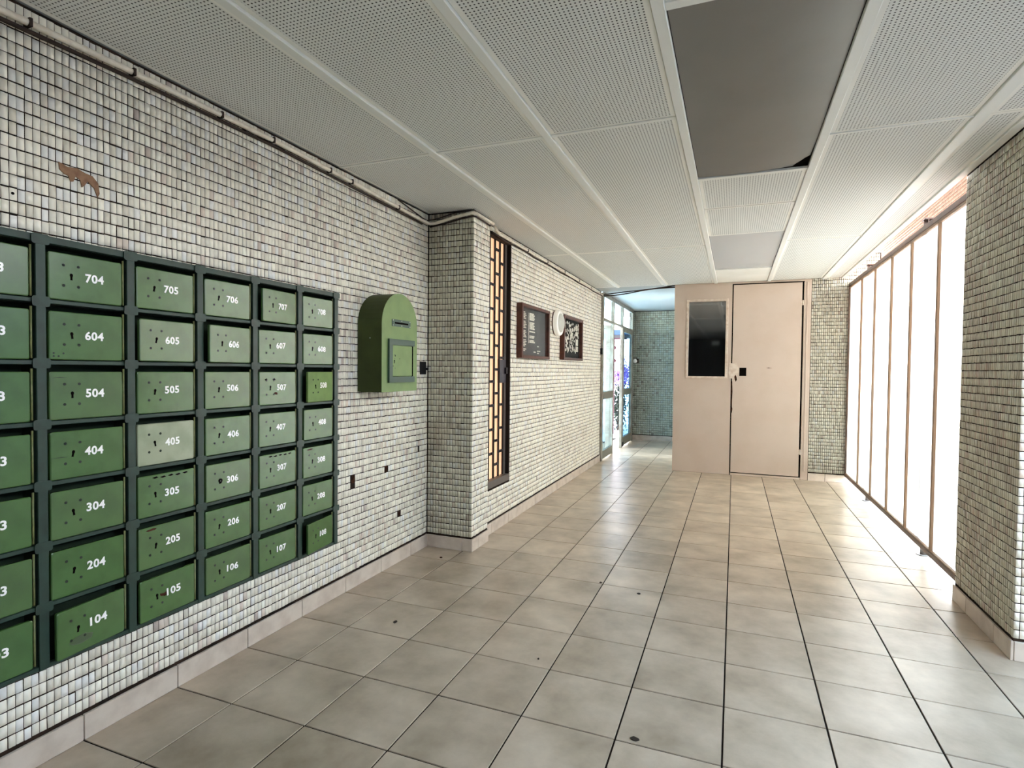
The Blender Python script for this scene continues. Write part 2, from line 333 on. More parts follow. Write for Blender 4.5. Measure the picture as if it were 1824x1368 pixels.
def fast_mesh(name, V, n, cols, m):
    me = bpy.data.meshes.new(name); F = (QF[None] + (np.arange(n) * 8)[:, None, None]).reshape(-1, 4)
    me.vertices.add(len(V)); me.vertices.foreach_set('co', V.astype(np.float32).ravel())
    me.loops.add(F.size); me.loops.foreach_set('vertex_index', F.astype(np.int32).ravel())
    me.polygons.add(len(F)); me.polygons.foreach_set('loop_start', np.arange(0, F.size, 4, dtype=np.int32)); me.polygons.foreach_set('loop_total', np.full(len(F), 4, np.int32))
    me.update(calc_edges=True); at = me.color_attributes.new('Col', 'FLOAT_COLOR', 'POINT')
    c = np.repeat(np.c_[cols, np.ones(n)], 8, axis=0); at.data.foreach_set('color', c.astype(np.float32).ravel()); me.materials.append(m)
    return me
def tile_field(parent, origin, U, V, N, u0, u1, v0, v1, m, keep=None, pu=PU, pv=PV, gap=.0034, h=.0028, pal=PAL, w=PW, name='mosaic_tile_field', split=None):
    """tiles over [u0,u1]x[v0,v1]; grid phase is counted from u0 and v1 (top)."""
    origin, U, V, N = [np.array(x, float) for x in (origin, U, V, N)]
    nu = int((u1 - u0) / pu); nv = int((v1 - v0) / pv + .35)
    pu_ = (u1 - u0) / nu; pv_ = (v1 - v0) / nv
    cu, cv = np.meshgrid(u0 + (np.arange(nu) + .5) * pu_, v0 + (np.arange(nv) + .5) * pv_); cu = cu.ravel(); cv = cv.ravel()
    if keep is not None: k = keep(cu, cv); cu, cv = cu[k], cv[k]
    singles = None
    if split is not None:
        idx = split(cu, cv); mask = np.zeros(len(cu), bool); mask[idx] = True; singles = (cu[mask], cv[mask]); cu, cv = cu[~mask], cv[~mask]
    n = len(cu); V8 = tile_arrays(cu, cv, origin - N * GP * 1.0, U, V, N, pu_, pv_, gap, h + GP * .0, RNG)
    me = fast_mesh(name, V8, n, tile_colors(n, RNG, pal, w), m); o = link(name, me, parent); o['kind'] = 'stuff'
    return singles, pu_, pv_

# long wall: mosaic from y=-1 to the pier; the 300 nearest tiles in view are single objects
def keep_left(u, v):
    k = ~((u > .96) & (u < 2.80) & (v > .41) & (v < 1.90))
    for (a, b, ra, rb) in ((3.108, .745, .025, .03), (3.108, .715, .025, .03), (3.487, .742, .025, .035), (3.669, .363, .024, .02), (3.935, .812, .012, .018)):
        k &= ~((abs(u - a) < ra) & (abs(v - b) < rb))
    return k
def nearest300(u, v):
    P = np.c_[np.full(len(u), WL), u, v - CAM_H]; d = P @ np.array(_f[:]); x = 912 + 1004.8 * (P @ np.array(_r[:])) / d; y = 684 - 1004.8 * (P @ np.array(_u[:])) / d
    vis = (d > 0) & (x > 2) & (x < 1822) & (y > 2) & (y < 1366); d[~vis] = 1e9
    return np.argsort(d)[:300]
(su, sv), pul, pvl = tile_field(wall_left, (WL, 0, 0), (0, 1, 0), (0, 0, 1), (1, 0, 0), -1.0, 4.078, .112, ZC - .008, M_tile, keep=keep_left, split=nearest300)
var = []
for k in range(12):
    V8 = tile_arrays(np.zeros(1), np.zeros(1), np.array((-GP, 0, 0.)), np.array((0, 1., 0)), np.array((0, 0, 1.)), np.array((1., 0, 0)), pul, pvl, .0034, .0028, RNG)
    var.append(fast_mesh('mosaic_tile', V8, 1, tile_colors(1, RNG, PAL, PW), M_tile))
for a, b in zip(su, sv): link('mosaic_tile', var[int(RNG.integers(12))], wall_left, (WL, a, b))
# pier: front (-Y) and side (+X)
tile_field(wall_pier, (0, 4.08, 0), (1, 0, 0), (0, 0, 1), (0, -1, 0), WL + .004, -1.947, .112, ZC - .008, M_tile_col)
tile_field(wall_pier, (-1.946, 0, 0), (0, 1, 0), (0, 0, 1), (1, 0, 0), 4.082, 4.398, .112, ZC - .008, M_tile)
tile_field(wall_recess, (XR, 0, 0), (0, 1, 0), (0, 0, 1), (1, 0, 0), 4.405, 8.995, .112, ZC - .008, M_tile,
           keep=lambda u, v: ~((u > GY0 - .012) & (u < GY1 + .012) & (v > GZ0 - .02) & (v < GZ1 + .02)))
tile_field(wall_entry, (0, YE, 0), (1, 0, 0), (0, 0, 1), (0, -1, 0), -2.03, -.84, .112, ZC - .008, M_tile_far, pu=.045, pv=.0461)
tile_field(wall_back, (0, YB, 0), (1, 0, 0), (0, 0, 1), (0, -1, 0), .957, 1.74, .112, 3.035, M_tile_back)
tile_field(wall_pier_r, (PX, 0, 0), (0, -1, 0), (0, 0, 1), (-1, 0, 0), -PY1 + .002, -PY0 - .001, .112, ZC - .008, M_tile_col, pal=[lin(244, 240, 226), lin(230, 224, 208), lin(214, 205, 190), lin(226, 206, 194)], w=[.4, .3, .2, .1])
tile_field(wall_pier_r, (0, PY0, 0), (1, 0, 0), (0, 0, 1), (0, -1, 0), PX + .001, 1.83, .112, ZC - .008, M_tile)

# wall flaws that belong to the long wall
def blob(name, cx, cz, pts, depth, m, parent=wall_left, X=None):
    b = MB(); b.prism([(cx + p[0], cz + p[1]) for p in pts], depth, 'x', (X if X is not None else WL + .0005)); return b.obj(name, m, parent=parent)
# the tan glue residue above the mailboxes: ragged arch
gl = [(-.060, .026), (-.035, .020), (-.010, .024), (.012, .018), (.035, .016), (.052, .002), (.056, -.022), (.050, -.032), (.040, -.012), (.030, -.006), (.020, .000), (.012, -.012), (.004, -.018), (.000, -.002), (-.014, .004), (-.020, -.010), (-.028, -.012), (-.034, .000), (-.045, .002), (-.058, .010)]
blob('glue_residue', 1.425, 2.185, [(a * 1.25, b * 1.6) for a, b in gl], .0045, M_patch)
for (cy, cz, w, h) in ((3.108, .73, .040, .075), (3.487, .74, .040, .080), (3.669, .363, .036, .032), (3.935, .812, .012, .022)):
    b = MB(); pts = [(cy + w / 2 * math.cos(t) * (1 + .25 * math.sin(3 * t + cy)), cz + h / 2 * math.sin(t) * (1 + .2 * math.cos(2 * t))) for t in [2 * math.pi * k / 11 for k in range(11)]]
    b.prism(pts, .0016, 'x', WL - GP - .0008); b.obj('broken_tile_hole', M_rust, parent=wall_left)
for (cy, cz) in ((1.206, 2.068), (1.80, 2.04)):
    b = MB(); b.prism(disc(.005, 8, cy, cz), .002, 'x', WL + .0008); b.obj('screw_hole', M_hole, parent=wall_left)

# ---- floor: 40 cm ceramic tiles with recessed joints
floor = wall_box('floor', (-2.5, 3.4, -6.6, 12.3, -.12, -.004), mat_=M_floorjoint)
T = .4; FX0, FY0 = -.41688, 1.8154; J = .007
def ftile(x0, x1, y0, y1):
    c = .0012; w, d = (x1 - x0 - J) / 2, (y1 - y0 - J) / 2
    v = [(-w, -d, -.004), (w, -d, -.004), (w, d, -.004), (-w, d, -.004), (-w + c * .2, -d + c * .2, -.0015), (w - c * .2, -d + c * .2, -.0015), (w - c * .2, d - c * .2, -.0015), (-w + c * .2, d - c * .2, -.0015),
         (-w + c, -d + c, 0), (w - c, -d + c, 0), (w - c, d - c, 0), (-w + c, d - c, 0)]
    f = [(8, 9, 10, 11)] + [(i, (i + 1) % 4, 4 + (i + 1) % 4, 4 + i) for i in range(4)] + [(4 + i, 4 + (i + 1) % 4, 8 + (i + 1) % 4, 8 + i) for i in range(4)]
    return v, f
cache = {}; rear = MB()
xs = [FX0 + T * j for j in range(-5, 10)]
for j in range(len(xs) - 1):
    x0, x1 = max(xs[j], WL), min(xs[j + 1], 3.3)
    if x1 - x0 < .02: continue
    for i in range(-21, 27):
        y0, y1 = FY0 + T * i, FY0 + T * (i + 1)
        if y0 > YE or (y1 > YB + .02 and xs[j] > -.85): continue
        y1 = min(y1, YE)
        if xs[j] > 1.5 and y0 > 3.3 + 1.2 and False: continue
        v, f = ftile(x0, x1, y0, y1); c = ((x0 + x1) / 2, (y0 + y1) / 2)
        if y0 < .55 or x0 > 1.9:
            rear.add([(p[0] + c[0], p[1] + c[1], p[2]) for p in v], f); continue
        k = (round(x1 - x0, 3), round(y1 - y0, 3))
        if k not in cache: cache[k] = mesh('floor_tile', v, f, M_floor)
        link('floor_tile', cache[k], floor, (c[0], c[1], RNG.normal(0, .00025)), (RNG.normal(0, .0006), RNG.normal(0, .0006), 0))
o = rear.obj('floor_tile_field', M_floor, parent=floor); o['kind'] = 'stuff'
# marks on the floor
def flat_mark(name, x, y, rx, ry, m, label, cat):
    b = MB(); n = 10; pts = [(rx * math.cos(2 * math.pi * k / n) * random.uniform(.75, 1.1), ry * math.sin(2 * math.pi * k / n) * random.uniform(.75, 1.1)) for k in range(n)]
    b.prism(pts, .0035, 'z', 0); o = b.obj(name, m, loc=(x, y, .0004)); tagp(o, label, cat); return o
M_gum = mat('trodden_gum', srgb(48, 40, 34), .8, .2)
flat_mark('gum_spot', -1.803, 2.767, .012, .016, M_gum, 'small black blot of trodden gum on the tiles near the mailboxes', 'gum spot')
flat_mark('gum_spot', -.344, 2.244, .018, .014, M_gum, 'largest dark gum blot, sitting on a floor joint in the foreground', 'gum spot')
flat_mark('gum_spot', -.559, 3.738, .012, .012, M_gum, 'faint dark gum speck on the mid floor, right of the pier', 'gum spot')
flat_mark('gum_spot', -.835, 3.833, .010, .010, M_gum, 'tiny gum speck on a joint, level with the pier corner', 'gum spot')
flat_mark('gum_spot', -.9, 2.689, .005, .006, M_gum, 'pinhead gum speck alone in the middle of a foreground tile', 'gum spot')
flat_mark('debris', -2.10, 3.86, .012, .012, M_rust, 'brown crumb of debris lying beside the pier skirting', 'debris')

# ---- skirting tiles (each a piece)
def skirting(name, pieces, h=.1):
    root = empty(name, (0, 0, 0), kind='structure')
    for (x0, x1, y0, y1) in pieces:
        b = MB(); b.cbox(x0, x1, y0, y1, .0005, h, .0015); b.obj('skirting_tile', M_skirt, parent=root)
    return root
sk = .012
ys = [FY0 + T * i for i in range(-3, 7)]
P = [(WL - .001, WL + sk, max(a, -.8) + .002, min(b, 4.078) - .002) for a, b in zip(ys, ys[1:]) if b > -.8 and a < 4.05]
skirting('baseboard_left', P)
skirting('baseboard_pier', [(WL + sk + .002, -2.025, 4.067, 4.079), (-2.022, -1.934, 4.067, 4.079), (-1.946, -1.934, 4.081, 4.19), (-1.946, -1.934, 4.193, 4.395)])
ys2 = [4.405] + [FY0 + T * i for i in range(7, 18)] + [9.0]
skirting('baseboard_recess', [(XR - .001, XR + sk, a + .002, b - .002) for a, b in zip(ys2, ys2[1:])])
xs3 = [-2.02, -1.96, -1.6, -1.2, -.845]
skirting('baseboard_entry', [(a + .002, b - .002, YE - sk, YE + .001) for a, b in zip(xs3, xs3[1:])])
skirting('baseboard_back', [(.957, 1.16, YB - sk, YB + .001), (1.164, 1.56, YB - sk, YB + .001)], .1)
skirting('baseboard_pier_right', [(PX - sk, PX + .001, 4.22, 4.449), (PX - sk, PX + .001, 3.82, 4.217), (PX - sk, PX + .001, 3.612, 3.817), (PX + .002, 1.75, PY0 - sk, PY0 + .001)])

# ---- ceiling
ceiling = wall_box('ceiling', (-2.6, 1.348, -6.6, 12.4, ZC + .012, ZC + .3), (-2.6, -.8, 8.6, 12.4, ZC, ZC + .3), (-.8, 1.6, 8.68, 12.4, ZC + .012, ZC + .3), mat_=M_ceil_smooth)
RX = [(-1.69, -1.648), (-.990, -.946), (-.293, -.247), (.400, .446), (1.072, 1.132)]
def panel(x0, x1, y0, y1, perf=True):
    m_ = .022; z = ZC; t = .003; w, d = (x1 - x0) / 2, (y1 - y0) / 2
    v = [(-w, -d, 0), (w, -d, 0), (w, d, 0), (-w, d, 0), (-w + m_, -d + m_, 0), (w - m_, -d + m_, 0), (w - m_, d - m_, 0), (-w + m_, d - m_, 0), (-w, -d, .01), (w, -d, .01), (w, d, .01), (-w, d, .01)]
    f = [(7, 6, 5, 4), (0, 4, 5, 1), (1, 5, 6, 2), (2, 6, 7, 3), (3, 7, 4, 0), (0, 1, 9, 8), (1, 2, 10, 9), (2, 3, 11, 10), (3, 0, 8, 11), (8, 9, 10, 11)]
    me = mesh('ceiling_panel', v, f, M_ceil, M_perf, mi=[1 if perf else 0] + [0] * 9)
    return link('ceiling_panel', me, ceiling, ((x0 + x1) / 2, (y0 + y1) / 2, z + random.uniform(-.0008, .0008)), (0, random.uniform(-.0012, .0012), 0))
cg = .003
strips = [(-2.345, RX[0][0], (-6.2, -3.15, -.10, 2.95, 6.02, 8.60)), (RX[0][1], RX[1][0], (-6.2, -3.15, -.10, 2.95, 6.02, 8.60)), (RX[1][1], RX[2][0], (-6.2, -3.15, -.10, 2.95, 6.02, 8.60)),
          (RX[3][1], RX[4][0], (-4.4, -1.78, .82, 3.435, 6.045, 8.60)), (RX[4][1], 1.300, (-4.4, -1.78, .82, 3.435, 6.045, 8.60))]
for si, (x0, x1, yy) in enumerate(strips):
    for a, b in zip(yy, yy[1:]):
        if si == 0 and a > 2:      # the outer strip is cut back around the pier and wall
            panel(x0 if b < 4 else x0, x1, a + cg, b - cg, True)
        else: panel(x0 + cg, x1 - cg, a + cg, b - cg, True)
for a, b in ((-1.6, .10), (.10, 2.03), (3.975, 4.69), (4.70, 5.635), (7.52, 8.60)):
    panel(RX[2][1] + cg, RX[3][0] - cg, a + cg, b - cg, a < 7)
for x0, x1 in RX:
    b = MB(); b.cbox(x0, x1, -6.4, 8.605, ZC - .012, ZC + .012, .0025); b.obj('ceiling_runner', M_runner, parent=ceiling)
for (x0, x1, yv, w) in ((-2.345, RX[0][0], 2.95, .026), (RX[0][1], RX[1][0], 2.95, .03), (RX[1][1], RX[2][0], 2.95, .03), (RX[1][1], RX[2][0], 6.02, .008), (RX[3][1], RX[4][0], 3.435, .008), (RX[3][1], RX[4][0], 6.045, .008),
                         (RX[4][1], 1.30, 6.045, .006), (RX[2][1], RX[3][0], 2.045, .045), (RX[2][1], RX[3][0], 3.955, .04), (RX[2][1], RX[3][0], 7.53, .03)):
    b = MB(); b.cbox(x0, x1, yv - w / 2, yv + w / 2, ZC - .006, ZC + .008, .0015); b.obj('ceiling_crossbar', M_runner, parent=ceiling)
b = MB(); b.cbox(1.300, 1.349, -6.4, 8.61, ZC - .012, ZC + .05, .003); b.obj('ceiling_edge_trim', M_runner, parent=ceiling)

# ---- ceiling lights (unlit diffusers in the middle strip)
def ceiling_light(y0, y1, m, label, curl):
    x0, x1 = RX[2][1] + .004, RX[3][0] - .004; t = empty('ceiling_light', ((x0 + x1) / 2, (y0 + y1) / 2, ZC), label, 'ceiling light', 'unlit flush ceiling lights')
    w, d = (x1 - x0) / 2, (y1 - y0) / 2; NX, NY = 16, 24; v = []; f = []
    for s, zo in ((0, 0), (1, .003)):
        for i in range(NX + 1):
            for j in range(NY + 1):
                a, c = i / NX, j / NY
                z = .0045 - .006 * math.sin(math.pi * a) * (1 if curl else .2)
                px_ = -w + 2 * w * a; py = -d + 2 * d * c
                if curl:
                    e = max(0, a - .3) / .7 * max(0, c - .7) / .3; z += .012 * e ** 2; px_ -= .009 * e ** 2; py -= .016 * e ** 1.5
                v.append((px_, py, z + zo))
    n1 = (NX + 1) * (NY + 1); ix = lambda i, j, s: s * n1 + i * (NY + 1) + j
    for i in range(NX):
        for j in range(NY):
            f.append((ix(i, j, 0), ix(i, j + 1, 0), ix(i + 1, j + 1, 0), ix(i + 1, j, 0))); f.append((ix(i, j, 1), ix(i + 1, j, 1), ix(i + 1, j + 1, 1), ix(i, j + 1, 1)))
    link('diffuser', mesh('diffuser', v, f, m, smooth=True), t)
    b = MB(); b.box(-w - .004, -w, -d, d, .008, .011); b.box(w, w + .004, -d, d, .008, .011); b.box(-w, w, -d - .004, -d, .008, .011); b.box(-w, w, d, d + .004, .008, .011); b.obj('seat_frame', M_black, parent=t)
ceiling_light(2.07, 3.932, M_diff_dark, 'large smoked ceiling light panel, its far corner sagging from a dark gap', True)
ceiling_light(5.645, 7.512, M_diff_pale, 'smaller looking pale grey ceiling light panel near the cream door', False)
b = MB(); b.box(-.245, .398, 2.05, 3.95, ZC + .0105, ZC + .0118); b.obj('recess_shade_sheet', M_hole, parent=ceiling)  # near-black sheet painting the shade above the sagging diffuser

# ------------------------------------------------------------------ mailboxes
rack = empty('mailbox_rack', (WL, .9, .38), 'dark green metal lattice rack that holds the whole bank of mailboxes', 'rack')
DY = [.9245 + .3185 * k for k in range(7)]; DY[6] = 2.826
ZB = [1.915 - .2179 * k for k in range(8)]
XF = -2.272
rx, ry, rz = rack.location
for k, z in enumerate(ZB):
    t = .013 if k in (0,) else .008
    b = MB(); b.cbox(WL - rx, XF - .004 - rx, DY[0] - .017 - ry, DY[6] + .017 - ry, z - t - rz, z + t - rz, .002); b.obj('rail', M_rack, parent=rack)
for k, y in enumerate(DY):
    b = MB(); b.cbox(WL - rx, XF - rx, y - .0165 - ry, y + .0165 - ry, ZB[7] - .008 - rz, ZB[0] + .013 - rz, .002); b.obj('upright', M_rack, parent=rack)
bm_ = MB(); bm_.prism(rrect(.056, .036, .008), .0022, 'x'); jp = bm_.mesh('joint_plate', M_rack)
for y in DY:
    for z in ZB[:-1]: link('joint_plate', jp, rack, (XF - .0004 - rx, y - ry, z - .003 - rz))

def text_mesh(s, width, height, bold=.0):
    cu = bpy.data.curves.new('t', 'FONT'); cu.body = s; cu.size = 1; cu.align_x = 'CENTER'; cu.align_y = 'CENTER'; cu.offset = bold; cu.extrude = .012; cu.resolution_u = 3; cu.space_character = 1.08
    to = bpy.data.objects.new('t', cu); COL.objects.link(to); dg = bpy.context.evaluated_depsgraph_get(); me = bpy.data.meshes.new_from_object(to.evaluated_get(dg))
    bpy.data.objects.remove(to); bpy.data.curves.remove(cu)
    co = np.zeros(len(me.vertices) * 3, np.float32); me.vertices.foreach_get('co', co); co = co.reshape(-1, 3)
    mn, mx_ = co.min(0), co.max(0); c = (mn + mx_) / 2
    out = np.stack([(co[:, 2] - mn[2]) * .03, (co[:, 0] - c[0]) / (mx_[0] - mn[0]) * width, (co[:, 1] - c[1]) / (mx_[1] - mn[1]) * height], 1)
    me.vertices.foreach_set('co', out.astype(np.float32).ravel()); me.update(); me.materials.clear(); me.materials.append(M_white); me.name = 'number'
    return me
screw_me = MB().prism(disc(.0052, 10), .0012, 'x').mesh('screw', M_screw)
key_me = MB().prism([(-.0036, -.012), (.0036, -.012), (.0036, .000), (.0052, .004), (.0052, .009), (.0022, .0125), (-.0022, .0125), (-.0052, .009), (-.0052, .004), (-.0036, .000)], .0006, 'x').mesh('keyhole', M_hole)
ROW = {7: 'top row', 6: 'second row down', 5: 'third row down', 4: 'middle row', 3: 'fifth row down', 2: 'sixth row down', 1: 'bottom row'}
CL = {3: 'cut by the picture edge', 4: 'first full column', 5: 'second full column', 6: 'third full column', 7: 'fourth full column', 8: 'end column by bare wall'}
AJAR = {605: 3.4, 606: 6.2, 707: 5.5, 508: 7.5, 104: 5.5, 105: 2.0, 108: 8.0, 408: 1.5, 306: 1.0}
LOOK = {605: 'pale shining door standing ajar', 606: 'pale door ajar, its last digit chipped', 707: 'door ajar at its lock side', 508: 'door ajar, lit olive', 104: 'door ajar, dark smudge below keyhole',
        105: 'brown drips beside the keyhole', 108: 'door ajar', 306: 'lock punched out to a dark hole', 405: 'pale beige-green door', 507: 'rusty scar by the keyhole', 504: 'scratch above the keyhole',
        404: 'scratch across its left edge', 307: 'scuffed chipped top edge', 308: 'chipped upper edge', 305: 'chips along its upper edge', 205: 'rust along its upper edge', 604: 'small dents in its lower corner', 607: 'pale shining door'}
for ci in range(3, 9):
    yl, yr = DY[ci - 3] + .0165, DY[ci - 2] - .0165
    for ri in range(1, 8):
        k = 7 - ri; zt = ZB[k] - (.013 if k == 0 else .008); zb = ZB[k + 1] + .008; num = ri * 100 + ci
        look = LOOK.get(num, 'plain door')
        t = empty('mailbox', (WL, yl, zb), 'green mailbox %d, %s, %s, %s' % (num, ROW[ri], CL[ci], look), 'mailbox', 'mailboxes in the rack')
        W, H = yr - yl, zt - zb; dep = XF - .016 - WL
        b = MB(); b.box(.0012, .003, .001, W - .001, .001, H - .001); b.box(.003, dep, .001, .0022, .001, H - .001); b.box(.003, dep, W - .0022, W - .001, .001, H - .001); b.box(.003, dep, .0022, W - .0022, .001, .0022); b.box(.003, dep, .0022, W - .0022, H - .0022, H - .001)
        b.obj('body', M_inside, parent=t)
        rod = MB(); rod.tube([(dep + .006, W - .010, .006), (dep + .006, W - .010, H - .014)], .0035, 8); rod.obj('hinge_rod', M_rod, parent=t, smooth=True)
        dh = H - .028; dw = W - .026
        m = {405: M_green_pale, 508: M_green_y, 605: M_green_worn, 606: M_green_worn}.get(num, M_green if random.random() < .7 else M_green_worn)
        d = MB(); pts = [(p[0] - dw / 2, p[1]) for p in rrect(dw, dh, .007)]; n = len(pts)
        # pressed sheet door: folded rim and slightly domed edge
        cx = -dw / 2
        inner = [(cx + (a - cx) * (1 - .006 / dw), bb * (1 - .006 / dh)) for a, bb in pts]
        V_ = [(0, a, bb) for a, bb in pts] + [(.0105, a, bb) for a, bb in pts] + [(.0125, a, bb) for a, bb in inner]
        F_ = [tuple(range(n))[::-1]] + [(i, (i + 1) % n, n + (i + 1) % n, n + i) for i in range(n)] + [(n + i, n + (i + 1) % n, 2 * n + (i + 1) % n, 2 * n + i) for i in range(n)] + [tuple(range(2 * n, 3 * n))]
        d.add(V_, F_)
        a = AJAR.get(num, random.uniform(0, .5))
        door = d.obj('door', m, parent=t, loc=(dep + .001, W - .018, dh / 2 + .0025), rot=(math.radians(random.uniform(-.15, .15)), 0, math.radians(a)))
        if num in (405, 508, 605, 606): door['label'] = look
        fx = .0126; yk = -dw + .075; zk = .002
        nm = link('number', text_mesh(str(num), .067, .033, .030), door, (fx, -dw + .153 + random.uniform(-.004, .004), .006 + random.uniform(-.004, .004)), (math.radians(random.uniform(-2.0, 2.0)), 0, 0))
        link('keyhole', key_me, door, (fx - .0001, yk, zk), (math.radians(random.uniform(-12, 12)), 0, 0))
        for (sy, sz) in ((-.026, .040), (.024, .040), (-.026, -.034), (.024, -.034)): link('screw', screw_me, door, (fx - .0006, yk + sy, zk + sz))
        def mark(name, pts_, m_, dy=0, dz=0): MB().prism([(p + dy, q + dz) for p, q in pts_], .0004, 'x', fx).obj(name, m_, parent=door)
        if num == 306: mark('lock_hole', [(.012 * math.cos(q) * (1 + .2 * math.sin(3 * q)), .013 * math.sin(q)) for q in [k2 * .63 for k2 in range(10)]], M_hole, yk + .004, zk); mark('cylinder_stub', disc(.004, 8), M_rivet, yk + .002, zk + .002)
        if num == 507: mark('rust_scar', [(-.012, .002), (.0, .008), (.012, .006), (.014, -.006), (.002, -.006), (-.006, -.001)], M_rust, yk + .035, zk - .03); mark('chip', [(-.02, 0), (-.006, .006), (.0, .0), (-.012, -.006)], M_hole, yk - .02, zk + .045); mark('chip', [(0, 0), (.015, .006), (.022, -.004), (.01, -.008)], M_hole, yk + .014, zk + .046)
        if num == 105: mark('rust_drips', [(0, .008), (.02, .004), (.034, .010), (.044, .004), (.036, -.006), (.022, -.010), (.016, -.006), (.004, -.004)], M_rust, yk + .012, zk)
        if num == 104: mark('dark_smudge', [(-.045, 0), (-.02, .014), (.015, .016), (.045, .004), (.04, -.012), (.0, -.018), (-.03, -.012)], mat('smudge', srgb(76, 92, 66), .6, .3), yk + .01, zk - .042)
        if num in (307, 305): 
            for q in range(5): mark('paint_chip', [(0, 0), (.02, .004), (.028, -.002), (.012, -.005)], M_hole, -dw + .06 + q * .035, dh / 2 - .012 - .002 * (q % 2))
        if num in (308, 205): mark('paint_chip', [(0, 0), (.03, .005), (.05, .002), (.04, -.004), (.01, -.005)], M_rust, -dw + .03, dh / 2 - .012)
        if num in (504, 404): mark('scratch', [(0, 0), (.03, .003), (.055, 0), (.03, .0005)], M_screw, -dw + .004, dh / 2 - .022 if num == 504 else -.008)
        if num == 604:
            for q in range(4): mark('dent', disc(.0035, 7), M_screw, -dw + .014 + .016 * (q % 3), -dh / 2 + .012 + .011 * (q // 2))

# ------------------------------------------------------------------ arched post box
pb = empty('post_box', (WL, 3.368, 1.312), 'green arched metal post box with a letter slot, on the mosaic wall beside the pier', 'post box')
r_ = .2195; zc = .455; D = -2.165 - WL
def arch(r, zc_, z0, n=20): return [(-r, z0)] + [(-r * math.cos(math.pi * k / n), zc_ + r * math.sin(math.pi * k / n)) for k in range(n + 1)] + [(r, z0)]
ap = arch(r_, zc, 0)[::-1]
b = MB(); b.prism(ap, D - .003, 'x', .001); body = b.obj('body', M_postbox_side, parent=pb)
b = MB(); b.prism(arch(r_ + .001, zc, -.001)[::-1], .003, 'x', D - .002); b.obj('front_plate', M_postbox, parent=pb)
b = MB(); yy0, yy1, z0, z1 = -.106, .126, .446, .494; b.prism(rrect(yy1 - yy0, z1 - z0, .003, (yy0 + yy1) / 2, (z0 + z1) / 2), .004, 'x', D + .001); sp = b.obj('slot_plate', M_postbox_frame, parent=pb)
b = MB(); b.prism(rrect(.17, .012, .003, .010, .470), .001, 'x', D + .0048); b.obj('letter_slot', M_hole, parent=sp)
for yy in (-.096, .010, .116):
    for zz in (.453, .487): b = MB(); b.sphere((D + .005, yy, zz), .0042, 8, 5); b.obj('rivet', M_rivet, parent=sp, smooth=True)
fr = MB()
L0, R0, B0, T0 = -.153, .168, .062, .358; wf = .040
fr.box(D, D + .016, L0, L0 + wf, B0, T0); fr.box(D, D + .016, L0 + wf, R0, T0 - wf, T0); fr.box(D, D + .016, L0 + wf, R0, B0, B0 + wf)
fr.obj('door_frame', M_postbox_frame, parent=pb)
b = MB(); b.box(D, D + .0015, R0 - .028, R0, B0 + wf, T0 - wf); b.obj('hinge_gap_shade', M_hole, parent=pb)  # dark strip painting the shade of the gap beside the door
b = MB(); b.cbox(D, D + .010, L0 + wf + .002, R0 - .028, B0 + wf + .002, T0 - wf - .002, .002); dr = b.obj('door', M_postbox, parent=pb)
link('keyhole', key_me, dr, (D + .0101, -.085, .205))
for (a, c, s) in ((-.075, .245, .006), (-.079, .25, .004), (-.02, .225, .004), (-.10, .175, .004), (-.075, .16, .003), (-.08, .225, .003)):
    b = MB(); b.prism(disc(s, 7, a, c), .0004, 'x', D + .0101); b.obj('paint_chip', M_screw, parent=dr)
# side screw
b = MB(); b.sphere((.10, -r_ - .001, .36), .004, 8, 5); b.obj('side_screw', M_rivet, parent=pb, smooth=True)

jb = empty('junction_box', (WL, 4.005, 1.424), 'small black junction box in the corner between post box and pier', 'junction box')
b = MB(); b.cbox(0, .014, -.052, .030, 0, .104, .003); b.obj('box_body', M_black, parent=jb)
b = MB(); b.tube([(.012, .026, .045), (.018, .044, .045)], .012, 10); b.obj('cable_gland', M_black, parent=jb)

# ------------------------------------------------------------------ narrow window with iron grille in the recess wall
w1 = empty('window_1', (XR, GY0, GZ0), kind='structure')
W1, H1 = GY1 - GY0, GZ1 - GZ0
b = MB(); dd = .14
b.box(-dd, -.001, W1 - .004, W1 + .002, 0, H1); b.box(-dd, -.001, -.002, .003, 0, H1); b.box(-dd, -.001, 0, W1, H1 - .004, H1 + .002)
b.obj('reveal', M_jamb, parent=w1)
b = MB(); b.cbox(-.062, .004, .0, W1, 0, .062, .004); b.obj('window_sill', M_ironframe, parent=w1)
b = MB(); b.cbox(-.055, -.036, W1 - .058, W1 - .004, .06, H1 - .004, .003); b.obj('window_frame', M_ironframe, parent=w1)
b = MB(); b.box(-.060, -.056, .003, W1 - .004, .06, H1 - .004); b.obj('pane', M_peach, parent=w1)
gr = empty('window_grille', (XR, GY0, GZ0), 'black iron grille of staggered narrow cells over the glowing peach window', 'grille')
cols_y = [.029, .144, .263, .379, .487]     # upright centres (relative to the opening)
for y in cols_y: b = MB(); b.box(-.050, -.036, y - .0085, y + .0085, .058, H1 - .004); b.obj('upright', M_iron, parent=gr)
for c in range(4):
    ph = 0 if c % 2 == 1 else .11
    ya, yb = cols_y[c] + .0085, cols_y[c + 1] - .0085; ym = (ya + yb) / 2
    z = 2.68 - (.001 if c % 2 else .1105) - GZ0
    z = (2.463 if c % 2 else 2.573) - GZ0 
    while z > H1 - .02: z -= .2205
    while z > .09:
        b = MB(); b.box(-.048, -.038, ya, ym - .012, z - .012, z + .012); b.box(-.048, -.038, ym + .012, yb, z - .012, z + .012); b.box(-.046, -.040, ym - .012, ym + .012, z - .012, z - .006); b.box(-.046, -.040, ym - .012, ym + .012, z + .006, z + .012); b.box(-.046, -.040, ym - .003, ym + .003, z - .006, z + .006)
        b.obj('rung', M_iron, parent=gr); z -= .2205
